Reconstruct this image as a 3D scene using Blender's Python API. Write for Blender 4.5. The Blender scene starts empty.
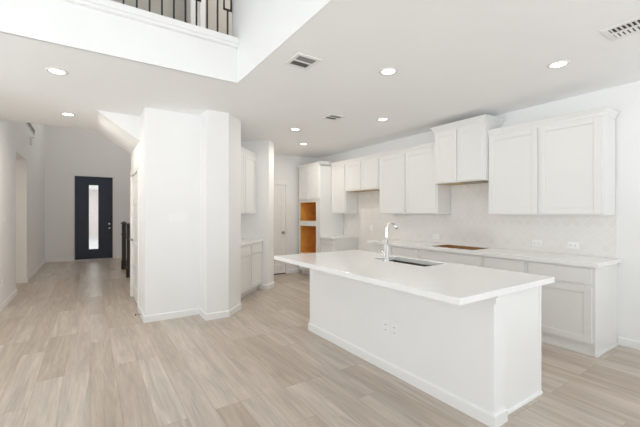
import bpy, bmesh, math, random
from mathutils import Vector, Matrix
random.seed(7)
R = math.radians
sc = bpy.context.scene
COL = sc.collection

# ---------------------------------------------------------------- camera
cam_d = bpy.data.cameras.new('camera')
cam_d.sensor_fit = 'HORIZONTAL'; cam_d.sensor_width = 36
cam_d.lens = 36 * 344 / 640
cam_d.clip_start = 0.05
cam = bpy.data.objects.new('camera', cam_d); COL.objects.link(cam)
cam.location = (0, 0, 1.39); cam.rotation_euler = (R(90), 0, R(-33.77))
sc.camera = cam
# ---------------------------------------------------------------- world and exposure
w = bpy.data.worlds.new('sky'); sc.world = w; w.use_nodes = True
bg = w.node_tree.nodes['Background']
_nt = w.node_tree; _tc = _nt.nodes.new('ShaderNodeTexCoord'); _sp = _nt.nodes.new('ShaderNodeSeparateXYZ')
_rp = _nt.nodes.new('ShaderNodeValToRGB')          # overcast sky above the horizon, lower half brightened to throw light up
_mr = _nt.nodes.new('ShaderNodeMapRange'); _mr.inputs['From Min'].default_value = -1; _mr.inputs['From Max'].default_value = 1
_nt.links.new(_tc.outputs['Generated'], _sp.inputs[0]); _nt.links.new(_sp.outputs['Z'], _mr.inputs['Value']); _nt.links.new(_mr.outputs[0], _rp.inputs['Fac'])
_e = _rp.color_ramp.elements
_e[0].position = .47; _e[0].color = (.94, .98, 1.0, 1); _e[1].position = .53; _e[1].color = (.52, .56, .585, 1)
_nt.links.new(_rp.outputs['Color'], bg.inputs['Color']); bg.inputs['Strength'].default_value = 4.4
vs = sc.view_settings
vs.view_transform = 'Standard'; vs.look = 'None'; vs.gamma = 1; vs.use_curve_mapping = False
vs.exposure = -0.43
sc.cycles.max_bounces = 14; sc.cycles.diffuse_bounces = 10; sc.cycles.glossy_bounces = 4
sc.cycles.sample_clamp_indirect = 6; sc.cycles.caustics_reflective = False; sc.cycles.caustics_refractive = False

def area(name, loc, rot, sx, sy, power=0, portal=False, col=(1, 1, 1)):
    d = bpy.data.lights.new(name, 'AREA'); d.shape = 'RECTANGLE'; d.size = sx; d.size_y = sy
    d.energy = power; d.color = col
    if portal: d.cycles.is_portal = True
    o = bpy.data.objects.new(name, d); COL.objects.link(o); o.location = loc; o.rotation_euler = rot
    return o
# sky portals at unseen window openings, guessed and sized to let in daylight
area('window_daylight_back', (-1.0, -3.15, 1.25), (R(90), 0, 0), 3.8, 2.3, portal=True)
area('window_daylight_dining', (3.0, -3.15, 1.3), (R(90), 0, 0), 2.8, 2.4, portal=True)
area('window_daylight_side', (-2.95, 0.6, 1.4), (R(90), 0, R(-90)), 7.2, 2.6, portal=True)
area('added_opening_patio', (4.62, -1.9, 1.3), (R(90), 0, R(90)), 2.0, 2.3, portal=True)  # unseen patio opening, added to brighten the ceiling and island
area('window_daylight_foyer', (0.1, 12.4, 4.75), (R(-90), 0, 0), 2.0, 1.3, portal=True)
LAMP_W = 4.0

# ---------------------------------------------------------------- materials
def mat(name, col, rough=0.5, metal=0.0, noise=0.0, nscale=6.0, bump=0.0, bscale=200, spec=0.5, coat=0.0):
    m = bpy.data.materials.new(name); m.use_nodes = True
    nt = m.node_tree; b = nt.nodes['Principled BSDF']
    b.inputs['Roughness'].default_value = rough; b.inputs['Metallic'].default_value = metal
    b.inputs['Specular IOR Level'].default_value = spec
    b.inputs['Coat Weight'].default_value = coat
    b.inputs['Base Color'].default_value = (*col, 1)
    if noise or bump:
        tc = nt.nodes.new('ShaderNodeTexCoord')
    if noise:
        n = nt.nodes.new('ShaderNodeTexNoise'); n.inputs['Scale'].default_value = nscale; n.inputs['Detail'].default_value = 3
        nt.links.new(tc.outputs['Object'], n.inputs['Vector'])
        r = nt.nodes.new('ShaderNodeMapRange'); r.inputs['From Min'].default_value = .3; r.inputs['From Max'].default_value = .7
        r.inputs['To Min'].default_value = 1 - noise; r.inputs['To Max'].default_value = 1 + noise
        nt.links.new(n.outputs['Fac'], r.inputs['Value'])
        v = nt.nodes.new('ShaderNodeVectorMath'); v.operation = 'SCALE'; v.inputs[0].default_value = col
        nt.links.new(r.outputs['Result'], v.inputs['Scale']); nt.links.new(v.outputs['Vector'], b.inputs['Base Color'])
    if bump:
        n2 = nt.nodes.new('ShaderNodeTexNoise'); n2.inputs['Scale'].default_value = bscale
        nt.links.new(tc.outputs['Object'], n2.inputs['Vector'])
        bp = nt.nodes.new('ShaderNodeBump'); bp.inputs['Strength'].default_value = bump; bp.inputs['Distance'].default_value = .002
        nt.links.new(n2.outputs['Fac'], bp.inputs['Height']); nt.links.new(bp.outputs['Normal'], b.inputs['Normal'])
    return m

M = {}
M['wall'] = mat('wall_paint', (.87, .872, .87), .65, noise=.008, nscale=3, bump=.08, bscale=160, spec=.3)
M['ceiling'] = mat('ceiling_paint', (.90, .905, .91), .8, noise=.008, nscale=3, bump=.1, bscale=120, spec=.2)
M['greige_shade'] = mat('greige_loft_shade', (.50, .48, .44), .7, noise=.01)  # beige darkened to carry the unlit loft's shade on its rear wall
M['trim'] = mat('trim_paint', (.87, .87, .865), .35, noise=.005)
M['cabinet'] = mat('cabinet_paint', (.80, .80, .792), .38, noise=.006, nscale=4)
M['door'] = mat('door_paint', (.85, .845, .83), .4, noise=.006)
M['quartz'] = mat('white_quartz', (.87, .87, .865), .14, noise=.015, nscale=14, spec=.5)
M['wood'] = mat('raw_plywood', (.74, .37, .08), .6, noise=.16, nscale=5)
M['wood_edge'] = mat('dark_particle_board', (.36, .19, .075), .7, noise=.2, nscale=8)
M['ply'] = mat('pale_plywood', (.62, .47, .27), .6, noise=.08, nscale=9)
M['steel'] = mat('brushed_steel', (.30, .27, .235), .36, metal=1, noise=.05, nscale=30)
M['chrome'] = mat('chrome', (.85, .85, .86), .12, metal=1, noise=.01)
M['dark'] = mat('dark_slot', (.03, .03, .03), .6, noise=.05)
M['iron'] = mat('black_iron', (.018, .018, .02), .45, noise=.1, nscale=30)
M['espresso'] = mat('dark_stained_wood', (.035, .026, .022), .4, noise=.2, nscale=12)
M['frontdoor'] = mat('navy_black_door_paint', (.024, .036, .062), .45, noise=.06, nscale=4, spec=.5)
M['plastic'] = mat('white_plastic', (.89, .89, .885), .3, noise=.004)
M['ventwhite'] = mat('white_enamel', (.80, .80, .79), .4, noise=.005)
M['duct'] = mat('grey_duct', (.27, .27, .27), .6, noise=.05)
M['nickel'] = mat('satin_nickel', (.45, .44, .43), .3, metal=1, noise=.02)
M['concrete'] = mat('pale_concrete', (.55, .53, .50), .9, noise=.06, nscale=2)
M['stucco'] = mat('pale_stucco', (.62, .55, .52), .9, noise=.05, nscale=2)

def emit(name, col, s):
    m = bpy.data.materials.new(name); m.use_nodes = True
    b = m.node_tree.nodes['Principled BSDF']
    b.inputs['Base Color'].default_value = (.9, .9, .9, 1)
    b.inputs['Emission Color'].default_value = (*col, 1); b.inputs['Emission Strength'].default_value = s
    return m
M['lens'] = emit('lit_lamp_lens', (1, .97, .92), 6)

def glass_mat():
    m = bpy.data.materials.new('satin_glass'); m.use_nodes = True
    nt = m.node_tree; b = nt.nodes['Principled BSDF']; out = nt.nodes['Material Output']
    b.inputs['Transmission Weight'].default_value = 1; b.inputs['Roughness'].default_value = .22
    b.inputs['IOR'].default_value = 1.2
    t = nt.nodes.new('ShaderNodeBsdfTransparent'); mx = nt.nodes.new('ShaderNodeMixShader')
    n = nt.nodes.new('ShaderNodeTexNoise'); n.inputs['Scale'].default_value = 60
    bp = nt.nodes.new('ShaderNodeBump'); bp.inputs['Strength'].default_value = .05
    nt.links.new(n.outputs['Fac'], bp.inputs['Height']); nt.links.new(bp.outputs['Normal'], b.inputs['Normal'])
    mx.inputs['Fac'].default_value = .4
    nt.links.new(t.outputs[0], mx.inputs[1]); nt.links.new(b.outputs[0], mx.inputs[2]); nt.links.new(mx.outputs[0], out.inputs['Surface'])
    return m
M['glass'] = glass_mat()

def floor_mat():
    m = bpy.data.materials.new('pale_oak_planks'); m.use_nodes = True
    nt = m.node_tree; L = nt.links.new; b = nt.nodes['Principled BSDF']
    N = lambda t: nt.nodes.new(t)
    tc = N('ShaderNodeTexCoord'); sp = N('ShaderNodeSeparateXYZ'); L(tc.outputs['Object'], sp.inputs[0])
    cb = N('ShaderNodeCombineXYZ'); L(sp.outputs['Y'], cb.inputs['X']); L(sp.outputs['X'], cb.inputs['Y'])
    br = N('ShaderNodeTexBrick'); L(cb.outputs[0], br.inputs['Vector'])
    br.offset = .37; br.offset_frequency = 3; br.squash = 1
    br.inputs['Color1'].default_value = (0, 0, 0, 1); br.inputs['Color2'].default_value = (1, 1, 1, 1); br.inputs['Mortar'].default_value = (.5, .5, .5, 1)
    br.inputs['Scale'].default_value = 1; br.inputs['Mortar Size'].default_value = .0012; br.inputs['Mortar Smooth'].default_value = .2
    br.inputs['Brick Width'].default_value = 1.22; br.inputs['Row Height'].default_value = .185
    # grain, shifted per plank
    mp = N('ShaderNodeVectorMath'); mp.operation = 'MULTIPLY'; mp.inputs[1].default_value = (1.3, 13, 1); L(cb.outputs[0], mp.inputs[0])
    sh = N('ShaderNodeVectorMath'); sh.operation = 'MULTIPLY_ADD'; sh.inputs[1].default_value = (17, 5, 29)
    L(br.outputs['Color'], sh.inputs[0]); L(mp.outputs[0], sh.inputs[2])
    n = N('ShaderNodeTexNoise'); n.inputs['Scale'].default_value = 1.0; n.inputs['Detail'].default_value = 6; n.inputs['Roughness'].default_value = .62; n.inputs['Distortion'].default_value = .8
    L(sh.outputs[0], n.inputs['Vector'])
    ramp = N('ShaderNodeValToRGB'); L(br.outputs['Color'], ramp.inputs['Fac'])
    e = ramp.color_ramp.elements
    e[0].position = 0; e[0].color = (.475, .395, .32, 1); e[1].position = 1; e[1].color = (.585, .515, .445, 1)
    k = e.new(.55); k.color = (.53, .46, .395, 1)
    r = N('ShaderNodeMapRange'); r.inputs['From Min'].default_value = .28; r.inputs['From Max'].default_value = .72
    r.inputs['To Min'].default_value = .76; r.inputs['To Max'].default_value = 1.18; L(n.outputs['Fac'], r.inputs['Value'])
    v = N('ShaderNodeVectorMath'); v.operation = 'SCALE'; L(ramp.outputs['Color'], v.inputs[0]); L(r.outputs[0], v.inputs['Scale'])
    m2 = N('ShaderNodeVectorMath'); m2.operation = 'MULTIPLY'; m2.inputs[1].default_value = (3.5, 75, 1); L(cb.outputs[0], m2.inputs[0])
    n3 = N('ShaderNodeTexNoise'); n3.inputs['Scale'].default_value = 1; n3.inputs['Detail'].default_value = 3; L(m2.outputs[0], n3.inputs['Vector'])
    r3 = N('ShaderNodeMapRange'); r3.inputs['From Min'].default_value = .3; r3.inputs['From Max'].default_value = .7
    r3.inputs['To Min'].default_value = .92; r3.inputs['To Max'].default_value = 1.07; L(n3.outputs['Fac'], r3.inputs['Value'])
    v3 = N('ShaderNodeVectorMath'); v3.operation = 'SCALE'; L(v.outputs[0], v3.inputs[0]); L(r3.outputs[0], v3.inputs['Scale']); v = v3
    mo = N('ShaderNodeMix'); mo.data_type = 'RGBA'; L(br.outputs['Fac'], mo.inputs['Factor'])
    L(v.outputs[0], mo.inputs['A']); mo.inputs['B'].default_value = (.30, .23, .18, 1)
    L(mo.outputs['Result'], b.inputs['Base Color'])
    b.inputs['Roughness'].default_value = .30
    b.inputs['Specular IOR Level'].default_value = .45
    return m
M['floor'] = floor_mat()

def tile_mat():
    m = bpy.data.materials.new('herringbone_tile'); m.use_nodes = True
    nt = m.node_tree; L = nt.links.new; b = nt.nodes['Principled BSDF']; N = lambda t: nt.nodes.new(t)
    tc = N('ShaderNodeTexCoord'); sp = N('ShaderNodeSeparateXYZ'); L(tc.outputs['Object'], sp.inputs[0])
    cb = N('ShaderNodeCombineXYZ'); pg = N('ShaderNodeMath'); pg.operation = 'PINGPONG'; pg.inputs[1].default_value = .106; L(sp.outputs['Y'], pg.inputs[0]); L(pg.outputs[0], cb.inputs['X']); L(sp.outputs['Z'], cb.inputs['Y'])
    ro = N('ShaderNodeVectorRotate'); ro.rotation_type = 'Z_AXIS'; ro.inputs['Angle'].default_value = R(45); L(cb.outputs[0], ro.inputs['Vector'])
    br = N('ShaderNodeTexBrick'); L(ro.outputs[0], br.inputs['Vector']); br.offset = .5
    br.inputs['Color1'].default_value = (.79, .77, .742, 1); br.inputs['Color2'].default_value = (.835, .82, .80, 1); br.inputs['Mortar'].default_value = (.86, .85, .835, 1)
    br.inputs['Scale'].default_value = 1; br.inputs['Mortar Size'].default_value = .0025; br.inputs['Brick Width'].default_value = .15; br.inputs['Row Height'].default_value = .075
    L(br.outputs['Color'], b.inputs['Base Color'])
    bp = N('ShaderNodeBump'); bp.inputs['Strength'].default_value = .15; bp.inputs['Distance'].default_value = .002; bp.invert = True
    L(br.outputs['Fac'], bp.inputs['Height']); L(bp.outputs['Normal'], b.inputs['Normal'])
    b.inputs['Roughness'].default_value = .25
    return m
M['tile'] = tile_mat()

# ---------------------------------------------------------------- mesh helpers
def box(bm, x0, x1, y0, y1, z0, z1):
    vs_ = [bm.verts.new(p) for p in ((x0,y0,z0),(x1,y0,z0),(x1,y1,z0),(x0,y1,z0),(x0,y0,z1),(x1,y0,z1),(x1,y1,z1),(x0,y1,z1))]
    for f in ((0,3,2,1),(4,5,6,7),(0,1,5,4),(1,2,6,5),(2,3,7,6),(3,0,4,7)):
        bm.faces.new([vs_[i] for i in f])
def frustum(bm, a, b, z0, z1):            # a, b = (x0,x1,y0,y1)
    P = lambda r, z: [(r[0],r[2],z),(r[1],r[2],z),(r[1],r[3],z),(r[0],r[3],z)]
    v = [bm.verts.new(p) for p in P(a, z0) + P(b, z1)]
    for f in ((0,3,2,1),(4,5,6,7),(0,1,5,4),(1,2,6,5),(2,3,7,6),(3,0,4,7)):
        bm.faces.new([v[i] for i in f])
def cavity(bm, x0, x1, y0, y1, z0, z1, open_side):   # inward facing open box made of thin boards
    t = .004
    if open_side != 'front': box(bm, x0, x1, y0, y0+t, z0, z1)
    box(bm, x0, x1, y1-t, y1, z0, z1)
    box(bm, x0, x0+t, y0, y1, z0, z1); box(bm, x1-t, x1, y0, y1, z0, z1)
    box(bm, x0, x1, y0, y1, z0, z0+t)
    if open_side != 'top': box(bm, x0, x1, y0, y1, z1-t, z1)
def prism(bm, pts, z0, z1):
    lo = [bm.verts.new((x, y, z0)) for x, y in pts]; hi = [bm.verts.new((x, y, z1)) for x, y in pts]
    n = len(pts); bm.faces.new(lo[::-1]); bm.faces.new(hi)
    for i in range(n): bm.faces.new((lo[i], lo[(i+1) % n], hi[(i+1) % n], hi[i]))
def lathe(bm, prof, seg=24, mtx=None):
    mtx = mtx or Matrix()
    rings = []
    for r, z in prof:
        if r < 1e-5: rings.append([bm.verts.new(mtx @ Vector((0, 0, z)))])
        else: rings.append([bm.verts.new(mtx @ Vector((r*math.cos(2*math.pi*i/seg), r*math.sin(2*math.pi*i/seg), z))) for i in range(seg)])
    for a, b in zip(rings, rings[1:]):
        for i in range(seg):
            j = (i+1) % seg
            q = [a[0]] if len(a) == 1 else [a[i], a[j]]
            q += [b[0]] if len(b) == 1 else [b[j], b[i]]
            if len(q) > 2: bm.faces.new(q)
def tube(bm, pts, r, seg=12):
    pts = [Vector(p) for p in pts]; rad = r if isinstance(r, list) else [r]*len(pts)
    ref = None; rings = []
    for i, p in enumerate(pts):
        t = (pts[min(i+1, len(pts)-1)] - pts[max(i-1, 0)]).normalized()
        if ref is None: ref = t.orthogonal().normalized()
        ref = (ref - t*ref.dot(t)).normalized(); bi = t.cross(ref)
        rings.append([bm.verts.new(p + rad[i]*(math.cos(2*math.pi*k/seg)*ref + math.sin(2*math.pi*k/seg)*bi)) for k in range(seg)])
    for a, b in zip(rings, rings[1:]):
        for k in range(seg): bm.faces.new((a[k], a[(k+1) % seg], b[(k+1) % seg], b[k]))
    bm.faces.new(rings[0][::-1]); bm.faces.new(rings[-1])
def run(bm, pts, h, t, z0=0.0, cap=.012):             # a board along a polyline, on the right-hand side of travel
    P = [Vector((x, y)) for x, y in pts]; off = []
    nr = [Vector(((b-a).normalized().y, -(b-a).normalized().x)) for a, b in zip(P, P[1:])]
    for i, p in enumerate(P):
        if i == 0: n = nr[0]
        elif i == len(P)-1: n = nr[-1]
        else:
            n = (nr[i-1] + nr[i]); n = n / (n.length_squared/2) if n.length > 1e-4 else nr[i]
        off.append(n)
    prof = [(0, z0), (t, z0), (t, z0+h-cap), (t*.45, z0+h), (0, z0+h)]
    rings = [[bm.verts.new((p.x+o.x*d, p.y+o.y*d, z)) for d, z in prof] for p, o in zip(P, off)]
    k = len(prof)
    for a, b in zip(rings, rings[1:]):
        for i in range(k): bm.faces.new((a[i], a[(i+1) % k], b[(i+1) % k], b[i]))
    bm.faces.new(rings[0][::-1]); bm.faces.new(rings[-1])
def slab_hole(bm, o, h, z0, z1):                      # o, h = (x0,x1,y0,y1)
    C = lambda r: [(r[0],r[2]),(r[1],r[2]),(r[1],r[3]),(r[0],r[3])]
    V = {}
    for nm, r in (('o', o), ('h', h)):
        for z in (z0, z1): V[nm, z] = [bm.verts.new((x, y, z)) for x, y in C(r)]
    for i in range(4):
        j = (i+1) % 4
        bm.faces.new((V['o',z1][i], V['o',z1][j], V['h',z1][j], V['h',z1][i]))
        bm.faces.new((V['o',z0][j], V['o',z0][i], V['h',z0][i], V['h',z0][j]))
        bm.faces.new((V['o',z0][i], V['o',z0][j], V['o',z1][j], V['o',z1][i]))
        bm.faces.new((V['h',z0][j], V['h',z0][i], V['h',z1][i], V['h',z1][j]))

def obj(name, bm, m, parent=None, bevel=0.0, smooth=False, loc=None):
    bmesh.ops.recalc_face_normals(bm, faces=bm.faces[:])
    me = bpy.data.meshes.new(name); bm.to_mesh(me); bm.free(); me.materials.append(M[m])
    if smooth:
        for p in me.polygons: p.use_smooth = True
    o = bpy.data.objects.new(name, me); COL.objects.link(o)
    if loc: o.location = loc
    if parent: o.parent = parent
    if bevel:
        b = o.modifiers.new('edge', 'BEVEL'); b.width = bevel; b.segments = 2; b.limit_method = 'ANGLE'; b.angle_limit = R(50)
    return o
def boxes(*bs):
    bm = bmesh.new()
    for b in bs: box(bm, *b)
    return bm
def thing(name, label, cat, loc=(0,0,0), rz=0, group=None):
    o = bpy.data.objects.new(name, None); COL.objects.link(o); o.empty_display_size = .1
    o.location = loc; o.rotation_euler = (0, 0, rz)
    return tag(o, label, cat, group)
def tag(o, label, cat, group=None):
    o['label'] = label; o['category'] = cat; o['kind'] = 'thing'
    if group: o['group'] = group
    return o
def struct(name, bm, m, parent=None, **k):
    o = obj(name, bm, m, parent, **k)
    if not parent: o['kind'] = 'structure'
    return o
def sroot(name, loc, rz=0):
    o = bpy.data.objects.new(name, None); COL.objects.link(o); o.location = loc; o.rotation_euler = (0,0,rz); o['kind'] = 'structure'
    return o
def copy_tree(o, parent=None):
    c = o.copy(); COL.objects.link(c)
    if parent: c.parent = parent
    for ch in list(o.children): copy_tree(ch, c)
    return c

CEIL = 2.743; HI = 5.6
KX = 4.66            # kitchen wall face
BY = 7.05            # pantry wall face
FY = 12.45           # front door wall face
HXL, HXR = -1.06, .58
S2 = math.sqrt(2)
def so(s, o): return ((s*S2 - o)/2, (s*S2 + o)/2)      # frame of the 45 degree wall

# ================================================================ SETTING
struct('floor', boxes((-3.1, 4.9, -3.3, FY+.1, -.1, 0)), 'floor')
struct('ceiling', boxes((1.29, KX+.15, -3.3, 3.452, CEIL, CEIL+.3), (-3.1, KX+.15, 3.452, 6.68, CEIL, CEIL+.3), (2.93, KX+.15, 6.68, BY+.1, CEIL, CEIL+.3)), 'ceiling')
struct('ceiling_upper', boxes((-3.1, 4.9, -3.3, FY+.2, HI, HI+.1)), 'ceiling')
struct('wall_right', boxes((KX, KX+.15, -.9, BY+.1, 0, CEIL), (KX, KX+.15, -3.3, -2.9, 0, CEIL), (KX, KX+.15, -2.9, -.9, 2.45, CEIL), (KX, KX+.15, -2.9, -.9, 0, .06)), 'wall')  # gap near the camera end is an added opening for extra light
struct('wall_pantry', boxes((2.93, 2.99, BY, BY+.12, 0, CEIL), (3.77, KX, BY, BY+.12, 0, CEIL), (2.99, 3.77, BY, BY+.12, 2.05, CEIL)), 'wall')
# centre block: closet wall, pilaster, 45 degree face, butler's nook recess
DY0, DY1 = 5.56, 6.56
poly = [(HXR, 4.88), (1.26, 4.88), (1.26, 4.54), (1.555, 4.54), (1.83, 4.815), so(4.94, 3.30), so(4.94, 3.86), so(6.02, 3.86), so(6.02, 3.05), (2.93, 5.98),
        (2.93, 6.68), (HXR, 6.68), (HXR, DY1), (HXR+.1, DY1), (HXR+.1, DY0), (HXR, DY0)]
bm = bmesh.new(); prism(bm, poly, 0, CEIL); box(bm, HXR, HXR+.1, DY0, DY1, 2.04, CEIL)
struct('wall_center', bm, 'wall')
struct('wall_stairwell', boxes((HXR, 2.93, 6.66, 6.68, CEIL, HI), (2.93, 3.05, 6.68, FY, 0, HI)), 'wall')
# sloped soffit under the upper stair flight
bm = bmesh.new()
a = [bm.verts.new((x, 5.38, z)) for x, z in ((.07, CEIL), (HXR, CEIL), (HXR, 2.40))]; b = [bm.verts.new((x, 6.68, z)) for x, z in ((.07, CEIL), (HXR, CEIL), (HXR, 2.40))]
bm.faces.new(a); bm.faces.new(b[::-1])
for i in range(3): bm.faces.new((a[i], a[(i+1) % 3], b[(i+1) % 3], b[i]))
struct('ceiling_soffit', bm, 'wall')
# hall wall with the cased opening into a side passage
OY0, OY1, OZ = 7.84, 9.06, 2.465
struct('wall_left', boxes((HXL-.13, HXL, 4.88, OY0, 0, HI), (HXL-.13, HXL, OY1, FY, 0, HI), (HXL-.13, HXL, OY0, OY1, OZ, HI)), 'wall')
struct('wall_passage', boxes((-3.2, HXL-.13, OY1, OY1+.1, 0, OZ), (-3.2, HXL-.13, OY0-.1, OY0, 0, OZ), (-3.3, -3.2, OY0-.1, OY1+.1, 0, OZ), (-3.3, HXL-.13, OY0-.1, OY1+.1, OZ, OZ+.1)), 'wall')
struct('wall_living', boxes((-3.1, HXL-.13, 4.88, 5.0, 0, CEIL)), 'wall')
FX0, FX1, FZ = -.375, .585, 2.50
struct('wall_front', boxes((HXL-.13, FX0, FY, FY+.16, 0, HI), (FX1, 3.05, FY, FY+.16, 0, HI), (FX0, FX1, FY, FY+.16, FZ, 4.1), (FX0, FX1, FY, FY+.16, 5.4, HI),
       ), 'wall')
# living room shell round the camera with guessed window openings, sized for light
struct('wall_window', boxes((-3.1, -2.9, -3.3, -3.2, 0, HI), (.9, 1.6, -3.3, -3.2, 0, HI), (4.4, KX, -3.3, -3.2, 0, CEIL), (-2.9, .9, -3.3, -3.2, 0, .1), (-2.9, .9, -3.3, -3.2, 2.4, HI), (1.6, 4.4, -3.3, -3.2, 0, .1), (1.6, 4.4, -3.3, -3.2, 2.5, CEIL)), 'wall')
struct('wall_side', boxes((-3.1, -3.0, -3.2, -3.0, 0, HI), (-3.1, -3.0, 4.2, 4.88, 0, HI), (-3.1, -3.0, -3.0, 4.2, 0, .1), (-3.1, -3.0, -3.0, 4.2, 2.7, HI), (-3.1, -3.0, 4.88, 6.0, CEIL+.3, HI)), 'wall')
struct('wall_upper', boxes((1.27, 1.29, -3.3, 3.46, CEIL, HI), (1.29, 1.42, -3.3, 3.60, CEIL+.301, HI), (1.27, 1.29, 3.46, 3.60, CEIL+.31, HI)), 'wall')
struct('wall_loft_edge', boxes((-3.1, 1.27, 3.44, 3.46, CEIL, 3.12)), 'wall')
# loft: floor edge trim, rear wall, a door up there
struct('trim_1', boxes((-3.0, 1.27, 3.392, 3.44, 3.095, 3.125), (-3.0, 1.27, 3.385, 3.62, 3.125, 3.187)), 'trim', bevel=.006)
struct('floor_loft', boxes((-3.1, 4.6, 3.62, 6.0, CEIL+.31, 3.10)), 'floor')
struct('wall_loft', boxes((-3.1, 1.17, 5.2, 5.3, 3.10, HI)), 'greige_shade')  # shade of the unlit loft is put into this wall's colour
struct('wall_loft_end', boxes((1.17, 4.6, 5.0, 5.3, 3.10, HI), (4.5, 4.6, 3.6, 5.0, 3.1, HI), (1.42, 4.6, 3.5, 3.6, CEIL+.3, HI)), 'wall')
d4 = sroot('door_4', (1.36, 4.985, 3.10))
struct('door_casing', boxes((-.07, 0, -.02, .015, 0, 2.1), (.62, .69, -.02, .015, 0, 2.1), (-.07, .69, -.02, .015, 2.03, 2.1)), 'trim', d4)
struct('door_slab', boxes((0, .62, -.008, .015, .01, 2.03)), 'greige_shade', d4)

# baseboards
def baseboard(name, pts):
    bm = bmesh.new(); run(bm, pts, .088, .015); return struct(name, bm, 'trim')
baseboard('baseboard_center', [(HXR, DY0-.085), (HXR, 4.88), (1.26, 4.88), (1.26, 4.54), (1.555, 4.54), (1.83, 4.815)])
baseboard('baseboard_angled', [so(6.02, 3.26), so(6.02, 3.05), (2.93, 5.98), (2.93, BY)])
baseboard('baseboard_pantry', [(3.85, BY), (KX, BY)])
baseboard('baseboard_right', [(KX, 1.27), (KX, -.9)])
baseboard('baseboard_left', [(HXL, 4.88), (HXL, OY0), (HXL-.13, OY0)])
baseboard('baseboard_hall', [(-3.2, OY1), (HXL, OY1), (HXL, FY), (FX0-.03, FY)])
baseboard('baseboard_front', [(FX1+.03, FY), (2.93, FY)])

# outdoors beyond the front door
struct('ground_outside', boxes((-14, 14, FY+.1, 34, -.25, -.12)), 'concrete')
t = thing('house_across', 'pale house front seen through the narrow glass of the front door', 'house', (0, 26, -.12))
obj('house_wall', boxes((-7, 7, 0, 6, 0, 3.0)), 'stucco', t)
bm = bmesh.new(); frustum(bm, (-7.4, 7.4, -.4, 6.4), (-4, 4, 2.8, 3.2), 3.0, 5.2); obj('roof', bm, 'concrete', t)

# ---------------------------------------------------------------- doors
def panel_front(w_, h_, t, stile, rails, rec=.007, x0=0, z0=0, y0=0):
    """stiles, rails and recessed panels of a door leaf; rails = list of (z0, z1)"""
    bm = bmesh.new()
    yb, yf = y0, y0 - t
    box(bm, x0, x0+stile, yf, yb, z0, z0+h_); box(bm, x0+w_-stile, x0+w_, yf, yb, z0, z0+h_)
    for a, b_ in rails: box(bm, x0+stile, x0+w_-stile, yf, yb, z0+a, z0+b_)
    for (a, b_), (c, d) in zip(rails, rails[1:]):
        box(bm, x0+stile, x0+w_-stile, yf+rec, yb, z0+b_, z0+c)
        # small sticking bead round the panel
        e = .006
        box(bm, x0+stile, x0+stile+e, yf+rec*.45, yb, z0+b_, z0+c); box(bm, x0+w_-stile-e, x0+w_-stile, yf+rec*.45, yb, z0+b_, z0+c)
        box(bm, x0+stile+e, x0+w_-stile-e, yf+rec*.45, yb, z0+b_, z0+b_+e); box(bm, x0+stile+e, x0+w_-stile-e, yf+rec*.45, yb, z0+c-e, z0+c)
    return bm
def lever(parent, x, z, y, name='door_handle', dirx=-1, m='nickel'):
    bm = bmesh.new(); rx = Matrix.Translation((x, y, z)) @ Matrix.Rotation(R(90), 4, 'X')
    lathe(bm, [(0, 0), (.03, 0), (.03, .006), (.012, .01), (.011, .05), (0, .05)], 20, rx)
    tube(bm, [(x, y-.045, z), (x+dirx*.03, y-.05, z), (x+dirx*.11, y-.048, z)], [.011, .010, .008], 10)
    return obj(name, bm, m, parent, smooth=True)
def knob(parent, x, z, y, name='door_knob', m='nickel'):
    bm = bmesh.new(); rx = Matrix.Translation((x, y, z)) @ Matrix.Rotation(R(90), 4, 'X')
    lathe(bm, [(0, 0), (.032, 0), (.032, .006), (.013, .01), (.012, .03), (.024, .036), (.03, .048), (.026, .06), (0, .066)], 24, rx)
    return obj(name, bm, m, parent, smooth=True)
def five_panel(w_, h_):
    r = [(0, .2)]; ph = (h_ - .2 - .11 - 4*.09)/5; z = .2
    for i in range(4): z += ph; r.append((z, z+.09)); z += .09
    r.append((h_-.11, h_)); return panel_front(w_, h_, .035, .1, r, .01)
# pantry door, in the wall beside the oven tower
d = sroot('door_2', (3.0, BY, 0))
bm = five_panel(.76, 2.02); bmesh.ops.translate(bm, verts=bm.verts[:], vec=(0, .055, .02)); struct('door_slab', bm, 'door', d, bevel=.002)
struct('door_casing', boxes((-.07, -.002, -.016, .12, 0, 2.05), (.762, .845, -.016, .12, 0, 2.05), (-.07, .845, -.016, .12, 2.045, 2.13)), 'trim', d, bevel=.004)
struct('door_gap', boxes((0, .76, .02, .06, 0, .018)), 'dark', d)
knob(d, .70, .955, .02)
# closet door in the hall
d = sroot('door_3', (HXR, DY1, 0), R(-90))
W3 = DY1-DY0
bm = five_panel(W3-.06, 2.0); bmesh.ops.translate(bm, verts=bm.verts[:], vec=(.03, .05, .012)); struct('door_slab', bm, 'door', d, bevel=.002)
struct('door_casing', boxes((-.085, .028, -.016, .09, 0, 2.03), (W3-.028, W3+.085, -.016, .09, 0, 2.03), (-.085, W3+.085, -.016, .09, 2.015, 2.11)), 'trim', d, bevel=.004)
lever(d, .10, .955, .015, dirx=1)
hb = boxes((W3-.036, W3-.026, -.01, .02, .22, .31), (W3-.036, W3-.026, -.01, .02, 1.72, 1.81), (W3-.036, W3-.026, -.01, .02, .98, 1.07)); struct('hinge', hb, 'nickel', d)
# front door
d = sroot('door_1', (FX0, FY, 0))
W1 = FX1-FX0
struct('door_frame', boxes((0, .018, -.012, .14, 0, FZ), (W1-.018, W1, -.012, .14, 0, FZ), (.018, W1-.018, -.012, .14, FZ-.018, FZ)), 'frontdoor', d)
gx0, gx1, gz0, gz1 = .335, .60, .30, 2.26
bm = boxes((.02, gx0, .02, .065, .02, FZ-.02), (gx1, W1-.02, .02, .065, .02, FZ-.02), (gx0, gx1, .02, .065, .02, gz0), (gx0, gx1, .02, .065, gz1, FZ-.02))
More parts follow.
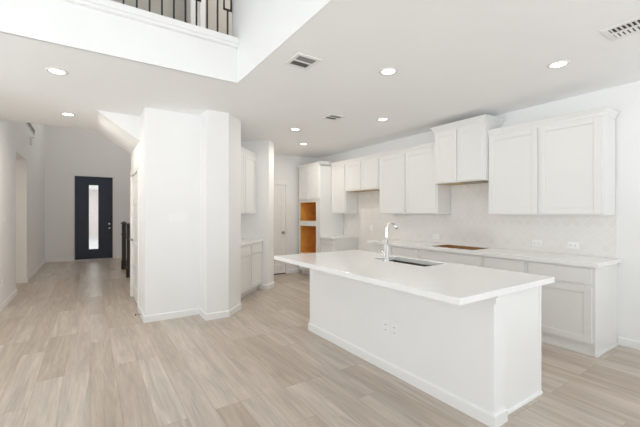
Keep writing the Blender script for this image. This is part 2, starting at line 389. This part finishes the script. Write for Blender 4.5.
# shallow horizontal grooves of the planked leaf
for z in (.62, 1.02, 1.42, 1.82, 2.22):
    box(bm, .02, gx0, .017, .02, z-.19, z+.19); box(bm, gx1, W1-.02, .017, .02, z-.19, z+.19)
struct('door_slab', bm, 'frontdoor', d, bevel=.002)
struct('glass_stop', boxes((gx0, gx0+.015, .008, .05, gz0, gz1), (gx1-.015, gx1, .008, .05, gz0, gz1), (gx0, gx1, .008, .05, gz0, gz0+.015), (gx0, gx1, .008, .05, gz1-.015, gz1)), 'frontdoor', d)
struct('glass', boxes((gx0+.01, gx1-.01, .035, .043, gz0+.01, gz1-.01)), 'glass', d)
struct('threshold', boxes((.0, W1, -.03, .15, .0, .018)), 'nickel', d)
knob(d, W1-.085, .94, .02, m='chrome')
bm = bmesh.new(); lathe(bm, [(0, 0), (.032, 0), (.03, .015), (.018, .02), (0, .022)], 24, Matrix.Translation((W1-.085, .02, 1.07)) @ Matrix.Rotation(R(90), 4, 'X'))
struct('deadbolt', bm, 'chrome', d, smooth=True)
# high foyer window above the front door (unseen, placed to let in daylight)
d = sroot('window_1', (FX0, FY, 4.1))
struct('window_frame', boxes((0, .05, 0, .12, 0, 1.3), (W1-.05, W1, 0, .12, 0, 1.3), (.05, W1-.05, 0, .12, 0, .05), (.05, W1-.05, 0, .12, 1.25, 1.3)), 'trim', d)

# ================================================================ CABINETS
# local frame: x along the front, front faces -y, z up
DT = .02
def shaker(w_, h_, st=.062): return panel_front(w_, h_, DT, st, [(0, st), (h_-st, h_)], .008)
def add_front(root, kind, x, z, w_, h_):
    if kind == 'door': bm = shaker(w_, h_)
    else: bm = boxes((0, w_, -DT, 0, 0, h_))
    return obj(kind, bm, 'cabinet', root, bevel=.003, loc=(x, -.0005, z))
def crown(root, w_, d_, z, l, r, e=.036, h=.066):
    bm = bmesh.new()
    f0 = lambda k: (-k if l else 0, w_+k if r else w_, -k-DT*.0, d_)
    frustum(bm, f0(.006), f0(.010), z-.012, z+.012)
    frustum(bm, f0(.010), f0(e-.006), z+.012, z+h-.016)
    frustum(bm, f0(e), f0(e), z+h-.016, z+h)
    return obj('crown_moulding', bm, 'cabinet', root)
def base_cabinet(label, loc, rz, w_, d_, fronts, top=.872, group='base cabinets', hollow=False, name='base_cabinet', toe=.075, endpanel=None):
    t = thing(name, label, 'cabinet', loc, rz, group)
    if hollow:
        bm = boxes((0, .018, 0, d_, .1, top), (w_-.018, w_, 0, d_, .1, top), (.018, w_-.018, 0, .018, .1, top), (.018, w_-.018, d_-.018, d_, .1, top), (.018, w_-.018, .018, d_-.018, .1, .118))
    else: bm = boxes((0, w_, 0, d_, .1, top))
    obj('body', bm, 'cabinet', t, bevel=.001)
    obj('toe_kick', boxes((0, w_, toe, d_, 0, .1)), 'cabinet', t)
    for f in fronts: add_front(t, *f)
    if hollow:
        bm = bmesh.new(); cavity(bm, .02, w_-.02, .02, d_-.02, .13, top, 'top'); obj('interior', bm, 'wood', t)
    return t
def wall_cabinet(label, loc, rz, w_, d_, z0, z1, ndoors, crown_lr=(False, False), group='wall cabinets', name='wall_cabinet', under=None, gap=.028, edge=.022, ce=.036, ch=.066):
    t = thing(name, label, 'cabinet', (loc[0], loc[1], z0), rz, group)
    h = z1-z0
    obj('body', boxes((0, w_, 0, d_, 0, h)), 'cabinet', t, bevel=.001)
    dw = (w_ - 2*edge - (ndoors-1)*gap)/ndoors
    for i in range(ndoors): add_front(t, 'door', edge+i*(dw+gap), .012, dw, h-.03)
    crown(t, w_, d_, h, *crown_lr, e=ce, h=ch)
    if under: obj('underside', boxes((.012, w_-.012, .012, d_-.01, -.004, -.0002)), under, t)
    return t
RZ = R(-90)
BFX = 4.05           # face of the base cabinets
BD = KX-BFX-.003
def K(y_hi): return (BFX, y_hi, 0)
# the run under the long worktop, from the free end inwards
G = 'base cabinets under the long worktop'
c = base_cabinet('white base cabinet at the free end of the long worktop, drawer over one shaker door', K(1.90), RZ, .61, BD,
             [('drawer', .03, .70, .565, .15), ('door', .03, .125, .565, .55)], group=G, toe=.02)
obj('end_panel', boxes((.61, .622, -.002, BD, 0, .872)), 'cabinet', c, bevel=.002)
obj('shoe_moulding', boxes((-.0, .634, .006, .0195, 0, .03), (.6225, .634, .0195, BD, 0, .03)), 'cabinet', c, bevel=.004)
base_cabinet('white base cabinet between the worktop end unit and the cooktop unit', K(2.42), RZ, .517, BD,
             [('drawer', .03, .70, .457, .15), ('door', .03, .125, .457, .55)], group=G)
base_cabinet('white base cabinet under the cooktop cutout, raw brown wood inside', K(3.40), RZ, .977, BD,
             [('drawer', .03, .70, .917, .15), ('door', .03, .125, .445, .55), ('door', .502, .125, .445, .55)], group=G, hollow=True)
base_cabinet('white base cabinet beside the empty fridge space, at the far end of the long worktop', K(4.50), RZ, 1.097, BD,
             [('drawer', .03, .70, .505, .15), ('drawer', .562, .70, .505, .15), ('door', .03, .125, .505, .55), ('door', .562, .125, .505, .55)], group=G)
bm = bmesh.new(); slab_hole(bm, (4.01, KX-.012, 1.24, 4.53), (4.14, 4.57, 2.62, 3.30), .874, .914)
o = obj('worktop', bm, 'quartz', None, bevel=.003)
tag(o, 'long white quartz worktop along the kitchen wall with a rectangular cooktop cutout', 'countertop')
bm = boxes((4.1405, 4.5695, 2.6205, 2.625, .80, .9125), (4.1405, 4.5695, 3.295, 3.2995, .80, .9125), (4.1405, 4.145, 2.625, 3.295, .80, .9125), (4.565, 4.5695, 2.625, 3.295, .80, .9125))
obj('cutout_lining', bm, 'wood_edge', o)
# drawer unit between fridge space and oven tower
NB0, NB1 = 5.53, 6.02
c = base_cabinet('narrow white drawer cabinet between the empty fridge space and the oven tower', K(NB1), RZ, NB1-NB0, BD,
             [('drawer', .03, .76, NB1-NB0-.06, .09), ('drawer', .03, .45, NB1-NB0-.06, .28), ('drawer', .03, .13, NB1-NB0-.06, .29)], group='base cabinets beside the tower')
o = obj('worktop', boxes((4.01, KX-.012, NB0-.01, NB1, .874, .914)), 'quartz', None, bevel=.003)
tag(o, 'short white quartz worktop on the narrow drawer cabinet beside the oven tower', 'countertop')
# uppers
UFX = 4.33; UD = KX-UFX-.011
def U(y_hi): return (UFX, y_hi, 0)
G = 'white wall cabinets above the worktop'
wall_cabinet('large white two-door wall cabinet at the free end of the row, beside the hood cabinet', U(2.515), RZ, 2.515-1.295, UD, 1.372, 2.405, 2, (False, True), G)
wall_cabinet('tall white two-door wall cabinet between the hood cabinet and the short wall cabinet', U(4.55), RZ, 4.55-3.305, UD, 1.385, 2.405, 2, (False, False), G, gap=.02)
wall_cabinet('short white two-door wall cabinet above the empty fridge space', U(5.53), RZ, 5.53-4.552, UD, 1.835, 2.405, 2, (False, False), G, under='ply', gap=.02)
wall_cabinet('narrow single-door white wall cabinet beside the oven tower', U(6.02), RZ, 6.02-5.532, UD, 1.39, 2.405, 1, (False, False), G)
h = wall_cabinet('raised white hood cabinet set higher than its neighbours, over the cooktop cutout', (4.25, 3.30, 0), RZ, 3.30-2.52, KX-4.25-.011, 1.825, 2.58, 2, (True, True), G, name='hood_cabinet', under='ply', ce=.045, ch=.08)
obj('vent_insert', boxes((.40, .72, .06, .30, -.012, -.0042)), 'steel', h)
# oven tower
TX = 4.03; T0, T1 = 6.023, 6.90; TW = T1-T0; TDp = KX-TX-.003
t = thing('oven_tower', 'tall white oven tower with two empty raw brown openings beside the pantry door', 'cabinet', (TX, T1, 0), RZ)
ox0, ox1 = .055, TW-.16
bm = boxes((0, ox0, 0, TDp, .1, 2.42), (ox1, TW, 0, TDp, .1, 2.42), (ox0, ox1, 0, TDp, .1, .50), (ox0, ox1, 0, TDp, 1.115, 1.225), (ox0, ox1, 0, TDp, 1.64, 2.42),
           (ox0, ox1, TDp-.02, TDp, .50, 1.115), (ox0, ox1, TDp-.02, TDp, 1.225, 1.64))
obj('body', bm, 'cabinet', t)
obj('toe_kick', boxes((0, TW, .075, TDp, 0, .1)), 'cabinet', t)
bm = bmesh.new(); cavity(bm, ox0+.0005, ox1-.0005, .004, TDp-.021, .5005, 1.1145, 'front'); obj('oven_opening', bm, 'wood', t)
bm = bmesh.new(); cavity(bm, ox0+.0005, ox1-.0005, .004, TDp-.021, 1.2255, 1.6395, 'front'); obj('microwave_opening', bm, 'wood', t)
dw = (TW-.06-.02)/2
for i in range(2): add_front(t, 'door', .03+i*(dw+.02), 1.70, dw, .69)
add_front(t, 'drawer', .03, .14, TW-.06, .30)
crown(t, TW, TDp, 2.42, True, False)
crown_side = bmesh.new(); frustum(crown_side, (TW, TW+.01, -.01, .22), (TW, TW+.04, -.04, .22), 2.432, 2.48); box(crown_side, TW, TW+.045, -.045, .22, 2.48, 2.495); obj('crown_return', crown_side, 'cabinet', t)
# tiled backsplash
bm = boxes((KX-.010, KX-.0005, 1.285, NB0+.485, .914, 1.372), (KX-.010, KX-.0005, 2.52, 3.30, 1.372, 1.825), (KX-.010, KX-.0005, 4.552, 5.53, 1.372, 1.835), (KX-.010, KX-.0005, 4.535, 5.52, .0, .914))
o = obj('tile_backsplash', bm, 'tile'); tag(o, 'pale diagonal tile backsplash between worktop and wall cabinets', 'backsplash')
# butler's nook on the 45 degree wall
N45 = R(45)
p = so(4.95, 3.24); nd = (3.86-3.24)/S2-.003
base_cabinet('white base cabinet inside the angled nook, two drawers over two shaker doors', (*p, 0), N45, 1.065, nd,
             [('drawer', .03, .70, .49, .15), ('drawer', .545, .70, .49, .15), ('door', .03, .125, .49, .55), ('door', .545, .125, .49, .55)], group='nook cabinets')
p = so(4.95, 3.20)
o = obj('worktop', boxes((0, 1.066, 0, (3.86-3.20)/S2-.003, .874, .914)), 'quartz', None, bevel=.003, loc=(*p, 0)); o.rotation_euler = (0, 0, N45)
tag(o, 'short white quartz worktop on the base cabinet inside the angled nook', 'countertop')
p = so(4.95, 3.396)
wall_cabinet('white two-door wall cabinet hung inside the angled nook', (*p, 0), N45, 1.065, (3.86-3.396)/S2-.003, 1.385, 2.42, 2, (False, False), 'nook cabinets', gap=.02, ce=.03)

# ================================================================ ISLAND
IX0, IXk, IX1, IY0, IY1 = 2.18, 2.31, 2.90, 1.23, 3.48
t = thing('kitchen_island', 'white kitchen island with panelled end, standing in the middle of the plank floor', 'island', (2.5, 2.36, 0))
def rel(bm): bmesh.ops.translate(bm, verts=bm.verts[:], vec=(-2.5, -2.36, 0)); return bm
obj('knee_wall', rel(boxes((IX0, IXk, IY0, IY1, 0, .872))), 'wall', t)
SX0, SX1, SY0, SY1 = 2.49, 2.81, 2.04, 2.71
bx_ = [(IXk, SX0-.02, IY0+.05, IY1-.01, .1, .872), (SX1+.02, IX1-.03, IY0+.05, IY1-.01, .1, .872), (SX0-.02, SX1+.02, IY0+.05, SY0-.02, .1, .872), (SX0-.02, SX1+.02, SY1+.02, IY1-.01, .1, .872), (SX0-.02, SX1+.02, SY0-.02, SY1+.02, .1, .66)]
obj('body', rel(boxes(*bx_)), 'cabinet', t)
obj('toe_kick', rel(boxes((IXk, IX1-.1, IY0+.05, IY1-.01, 0, .1))), 'cabinet', t)
obj('end_panel', rel(boxes((IXk, IX1, IY0+.035, IY0+.05, 0, .872), (IX1-.03, IX1, IY0+.028, IY0+.05, 0, .872))), 'trim', t, bevel=.002)
bm = bmesh.new(); run(bm, [(IX1, IY0+.035), (IX1, IY0+.0351)][:0] or [(IXk+.001, IY0+.035), (IX1+.006, IY0+.035)], .022, .014, cap=.01); obj('shoe_moulding', rel(bm), 'trim', t)
bm = bmesh.new(); run(bm, [(IXk, IY1), (IX0, IY1), (IX0, IY0), (IXk, IY0), (IXk, IY0+.034)], .088, .015); obj('baseboard', rel(bm), 'trim', t)
bm = bmesh.new(); run(bm, [(IX0, IY0), (IXk, IY0), (IXk, IY0+.034)], .062, .014, z0=.805, cap=.004); run(bm, [(IX0, IY0), (IXk, IY0), (IXk, IY0+.034)], .026, .024, z0=.846, cap=.004)
obj('cap_moulding', rel(bm), 'trim', t)
xw = [(IY0+.08, .44), (IY0+.54, .70), (IY0+1.26, .44), (IY0+1.72, .46)]
for y, ww in xw:
    f = obj('door', shaker(ww, .72), 'cabinet', t, bevel=.003, loc=(IX1-.0295-2.5, y-2.36, .125)); f.rotation_euler = (0, 0, R(90))
bm = bmesh.new(); slab_hole(bm, (1.72, 2.895, 1.165, 3.50), (SX0, SX1, SY0, SY1), .874, .914)
o = obj('island_worktop', bm, 'quartz', None, bevel=.003); tag(o, 'thick white quartz worktop overhanging the island, with a sink cutout', 'countertop')
# sink
t = thing('sink', 'rectangular stainless steel sink set under the island worktop', 'sink', ((SX0+SX1)/2, (SY0+SY1)/2, .68))
bm = bmesh.new()
hx, hy = (SX1-SX0)/2+.006, (SY1-SY0)/2+.006
box(bm, -hx, hx, -hy, hy, 0, .004); box(bm, -hx-.003, -hx, -hy, hy, 0, .193); box(bm, hx, hx+.003, -hy, hy, 0, .193); box(bm, -hx, hx, -hy-.003, -hy, 0, .193); box(bm, -hx, hx, hy, hy+.003, 0, .193)
obj('basin', bm, 'steel', t)
bm = bmesh.new(); lathe(bm, [(.045, .004), (.045, .007), (.03, .008), (.02, .005), (0, .005)], 24); obj('drain', bm, 'chrome', t, smooth=True)
# faucet
t = thing('faucet', 'tall chrome gooseneck faucet standing on the island worktop beside the sink', 'faucet', (2.445, 2.47, .914))
bm = bmesh.new(); lathe(bm, [(0, 0), (.030, 0), (.030, .006), (.024, .012), (.023, .155), (.016, .165), (0, .165)], 28); obj('faucet_base', bm, 'chrome', t, smooth=True)
pts = [(0, 0, .15), (0, 0, .25), (0, 0, .325)]
for i in range(1, 12):
    a_ = R(140)*i/11; pts.append((.062-.062*math.cos(a_), 0, .325+.062*math.sin(a_)))
bm = bmesh.new(); tube(bm, pts, .0125, 16); obj('gooseneck', bm, 'chrome', t, smooth=True)
e = Vector(pts[-1]); dirv = (Vector(pts[-1])-Vector(pts[-2])).normalized()
bm = bmesh.new(); tube(bm, [e, e+dirv*.02, e+dirv*.021, e+dirv*.05, e+dirv*.052], [.0125, .0135, .0165, .0175, .012], 16); sh_ = obj('spray_head', bm, 'chrome', t, smooth=True)
bm = bmesh.new(); tube(bm, [e+dirv*.0522, e+dirv*.056], .011, 16); obj('nozzle', bm, 'dark', sh_)
bm = bmesh.new(); tube(bm, [(0, .02, .085), (0, .05, .085)], .012, 14); tube(bm, [(0, .045, .085), (0, .06, .095), (0, .095, .12)], [.010, .007, .005], 10); obj('lever', bm, 'chrome', t, smooth=True)

# ================================================================ OUTLETS, SWITCHES
def outlet(label, loc, rz, horizontal=False, group='wall outlets'):
    t = thing('wall_outlet', label, 'outlet', loc, rz, group)
    w2, h2 = (.06, .037) if horizontal else (.037, .06)
    obj('cover_plate', boxes((-w2, w2, -.006, 0, -h2, h2)), 'plastic', t, bevel=.003)
    for s in (-1, 1):
        cx, cz = (s*.023, 0) if horizontal else (0, s*.023)
        bm = boxes((cx-.015, cx+.015, -.008, -.006, cz-.013, cz+.013)); so_ = obj('socket', bm, 'plastic', t, bevel=.001)
        if horizontal: b2 = boxes((cx-.007, cx+.005, -.0086, -.008, cz-.008, cz-.005), (cx-.007, cx+.005, -.0086, -.008, cz+.005, cz+.008))
        else: b2 = boxes((cx-.008, cx-.005, -.0086, -.008, cz-.005, cz+.007), (cx+.005, cx+.008, -.0086, -.008, cz-.005, cz+.007))
        obj('slots', b2, 'dark', so_)
    return t
def switch(label, loc, rz, gangs):
    t = thing('light_switch', label, 'switch', loc, rz, 'light switches')
    w2 = .037 + .023*(gangs-1)
    obj('cover_plate', boxes((-w2, w2, -.006, 0, -.06, .06)), 'plastic', t, bevel=.003)
    for i in range(gangs):
        cx = (i-(gangs-1)/2)*.046
        obj('rocker', boxes((cx-.016, cx+.016, -.009, -.006, -.033, .033)), 'plastic', t, bevel=.002)
TXF = KX-.0102
for y, lb in ((1.68, 'white outlet on the backsplash nearest the free end of the worktop'), (2.07, 'white outlet on the backsplash between the end outlet and the cooktop cutout'),
              (3.58, 'white outlet on the backsplash just past the cooktop cutout'), (4.19, 'white outlet on the backsplash beside the empty fridge space'),
              ):
    outlet(lb, (TXF, y, 1.02), RZ, True)
outlet('white outlet on the tiled wall inside the empty fridge space', (TXF, 5.12, 1.10), RZ, False)
outlet('white outlet on the long island side, the one nearer the island post', (IX0, 2.10, .385), RZ, False, 'island outlets')
outlet('white outlet on the long island side, the one farther from the island post', (IX0, 2.205, .385), RZ, False, 'island outlets')
outlet('white outlet low on the hall wall before the front door', (HXL, 10.96, .38), R(90), False)
outlet('white outlet low on the hall wall before the passage opening', (HXL, 6.75, .38), R(90), False)
switch('white four-gang switch plate on the blank wall beside the pilaster', (.975, 4.88, 1.335), 0, 4)
switch('white single switch on the hall wall before the passage opening', (HXL, 6.88, 1.33), R(90), 1)
# spring door stop on the closet wall baseboard
t = thing('door_stop', 'small spring door stop on the baseboard beside the closet door', 'door stop', (HXR-.0155, 5.10, .06), RZ)
bm = bmesh.new(); tube(bm, [(0, 0, 0), (0, -.06, 0)], .006, 10); obj('spring', bm, 'nickel', t)
bm = bmesh.new(); tube(bm, [(0, -.06, 0), (0, -.075, 0)], .009, 10); obj('tip', bm, 'dark', t)

# ================================================================ CEILING FITTINGS
def downlight(label, x, y, k=1.0, first=[None]):
    if first[0] is None:
        t = thing('recessed_light', label, 'ceiling light', (x, y, CEIL), 0, 'recessed ceiling lights')
        bm = bmesh.new(); lathe(bm, [(.062, -.004), (.066, -.007), (.085, -.006), (.088, 0), (.07, 0), (.062, -.001)], 36); obj('trim_ring', bm, 'ventwhite', t, smooth=True)
        bm = bmesh.new(); lathe(bm, [(0, -.004), (.062, -.004), (.062, -.0015), (0, -.0015)], 36); obj('lens', bm, 'lens', t)
        first[0] = t
    else:
        t = copy_tree(first[0]); t.location = (x, y, CEIL); t['label'] = label
    ld = bpy.data.lights.new('lamp', 'AREA'); ld.shape = 'DISK'; ld.size = .12; ld.energy = LAMP_W*k; ld.color = (1, .92, .81)
    lo = bpy.data.objects.new('lamp', ld); COL.objects.link(lo); lo.location = (x, y, CEIL-.012)
    return t
for x, y, k, lb in ((-.26, 4.11, 1.6, 'round recessed light at the mouth of the hall, nearer the loft edge'), (-.25, 5.80, 4.6, 'round recessed light inside the hall before the sloped soffit'),
                 (2.36, 2.36, 1.5, 'round recessed light above the island worktop'), (3.53, 1.39, .2, 'round recessed light in front of the large free-end wall cabinet, by the long grille'),
                 (2.74, 4.81, 1.6, 'round recessed light nearest the angled nook'), (3.49, 3.60, .6, 'round recessed light in front of the hood cabinet'),
                 (3.44, 5.72, 3.0, 'round recessed light deepest in the kitchen, before the pantry door and oven tower')):
    downlight(lb, x, y, k)
def vent(label, x, y, w_, l_, name='ceiling_vent', nb=9, group='ceiling vents'):
    """two rows of louvres either side of a middle bar that runs along x"""
    t = thing(name, label, 'vent', (x, y, CEIL), 0, group)
    a, b_ = w_/2, l_/2; f = .034
    bm = boxes((-a-f, a+f, -b_-f, -b_, -.008, 0), (-a-f, a+f, b_, b_+f, -.008, 0), (-a-f, -a, -b_, b_, -.008, 0), (a, a+f, -b_, b_, -.008, 0), (-a, a, -.012, .012, -.008, 0))
    obj('frame', bm, 'ventwhite', t, bevel=.002)
    obj('duct_opening', boxes((-a, a, -b_, b_, -.0015, -.0005)), 'dark', t)
    for s in (-1, 1):
        bm = bmesh.new()
        for i in range(nb):
            cx = -a + (i+.5)*w_/nb; y0, y1 = (-b_, -.012) if s < 0 else (.012, b_)
            q = [bm.verts.new(p_) for p_ in ((cx-.006*s-.002, y0, -.0065), (cx+.006*s-.002, y0, -.0017), (cx+.006*s-.002, y1, -.0017), (cx-.006*s-.002, y1, -.0065),
                                              (cx-.006*s+.002, y0, -.0065), (cx+.006*s+.002, y0, -.0017), (cx+.006*s+.002, y1, -.0017), (cx-.006*s+.002, y1, -.0065))]
            for fc in ((0,1,2,3),(7,6,5,4),(0,4,5,1),(1,5,6,2),(2,6,7,3),(3,7,4,0)): bm.faces.new([q[k] for k in fc])
        obj('louvres', bm, 'duct', t)
    return t
vent('square white ceiling vent with dark louvres beside the loft opening', 1.575, 2.63, .175, .185)
vent('small white ceiling vent with dark louvres deeper in the kitchen, between the recessed lights', 2.84, 3.91, .17, .17)
v = vent('long white ceiling grille with dark slots above the free end of the kitchen', 3.265, .62, .62, .19, name='ceiling_grille', nb=22, group='ceiling vents'); v.rotation_euler = (0, 0, R(-90))
for ch in v.children:
    if ch.name.startswith('louvres'): ch.data.materials.clear(); ch.data.materials.append(M['ventwhite'])
# wall register high on the hall wall
t = thing('wall_register', 'dark slatted register high on the hall wall above the passage opening', 'vent', (HXL, 9.58, 3.25), R(90))
obj('frame', boxes((-.62, .62, -.012, 0, -.065, -.05), (-.62, .62, -.012, 0, .05, .065), (-.62, -.60, -.012, 0, -.05, .05), (.60, .62, -.012, 0, -.05, .05)), 'ventwhite', t)
for i in range(2): obj('louvre', boxes((-.60, .60, -.010, 0, -.047+i*.055, -.047+i*.055+.035)), 'duct', t)
t = thing('door_chime', 'small white chime box high on the hall wall below the register', 'door chime', (HXL, 9.55, 2.94), R(90))
obj('chime_cover', boxes((-.05, .05, -.04, 0, -.09, .09)), 'plastic', t, bevel=.006); obj('chime_button', boxes((-.02, .02, -.046, -.04, .10-.03, .085)), 'dark', t)

# ================================================================ STAIR
def newel(label, x, y):
    t = thing('newel_post', label, 'newel post', (x, y, 0), 0, 'stair newel posts')
    s = .045
    obj('post', boxes((-s, s, -s, s, 0, 1.13)), 'espresso', t, bevel=.004)
    obj('plinth', boxes((-s-.012, s+.012, -s-.012, s+.012, 0, .22)), 'espresso', t, bevel=.004)
    obj('collar', boxes((-s-.012, s+.012, -s-.012, s+.012, .86, .89)), 'espresso', t, bevel=.004)
    bm = bmesh.new(); box(bm, -s-.02, s+.02, -s-.02, s+.02, 1.13, 1.16); frustum(bm, (-s-.02, s+.02, -s-.02, s+.02), (-.01, .01, -.01, .01), 1.16, 1.195); obj('cap', bm, 'espresso', t)
newel('dark wooden newel post nearer the closet door', .71, 8.57)
newel('dark wooden newel post farther along, nearer the front door', .705, 9.87)
t = thing('staircase', 'short stair flight rising from the foyer behind the dark newel posts', 'stairs', (.80, 8.62, 0))
for i in range(7):
    obj('step', boxes((i*.27, i*.27+.28, 0, 1.2, 0 if i == 0 else i*.18-.05, (i+1)*.18)), 'floor', t)
# ---------------------------------------------------------------- loft railing
t = thing('loft_railing', 'black iron balustrade along the loft edge above the hall mouth', 'railing', (0, 3.55, 3.187))
bs = [.25+.106*i for i in range(-29, 10)]
for i, x in enumerate(bs):
    s = .0075
    if (i-38) % 3 == 0:
        z0, z1, hw = .345, .80, .038
        bm = boxes((x-s, x+s, -s, s, 0, z0), (x-s, x+s, -s, s, z1, 1.02), (x-hw-s, x+hw+s, -s, s, z0-.008, z0+.008), (x-hw-s, x+hw+s, -s, s, z1-.008, z1+.008),
                   (x-hw-s, x-hw+s, -s, s, z0, z1), (x+hw-s, x+hw+s, -s, s, z0, z1))
    else: bm = boxes((x-s, x+s, -s, s, 0, 1.02))
    obj('baluster', bm, 'iron', t)
obj('handrail', boxes((-2.98, 1.265, -.03, .03, 1.02, 1.07)), 'espresso', t, bevel=.01)
sr = obj('shoe_rail', boxes((-2.98, .80, .012, .04, .035, .068)), 'iron', t)
bm = bmesh.new(); lathe(bm, [(0, .0), (.014, 0), (.014, .02), (.006, .03), (.012, .045), (0, .07)], 12, Matrix.Translation((.80, .03, .05))); obj('finial', bm, 'iron', sr, smooth=True)

# ---------------------------------------------------------------- unseen fill lights added without fittings: side passage, foyer, loft
for nm, loc, e, col in (('passage_fill', (-2.0, 8.45, OZ-.03), 6, (1, .84, .62)), ('foyer_fill', (.9, 10.2, HI-.2), 42, (1, .95, .9)), ('loft_fill', (2.2, 4.2, HI-.2), 25, (1, .96, .92))):
    ld = bpy.data.lights.new(nm, 'AREA'); ld.shape = 'DISK'; ld.size = .35; ld.energy = e; ld.color = col
    lo = bpy.data.objects.new(nm, ld); COL.objects.link(lo); lo.location = loc
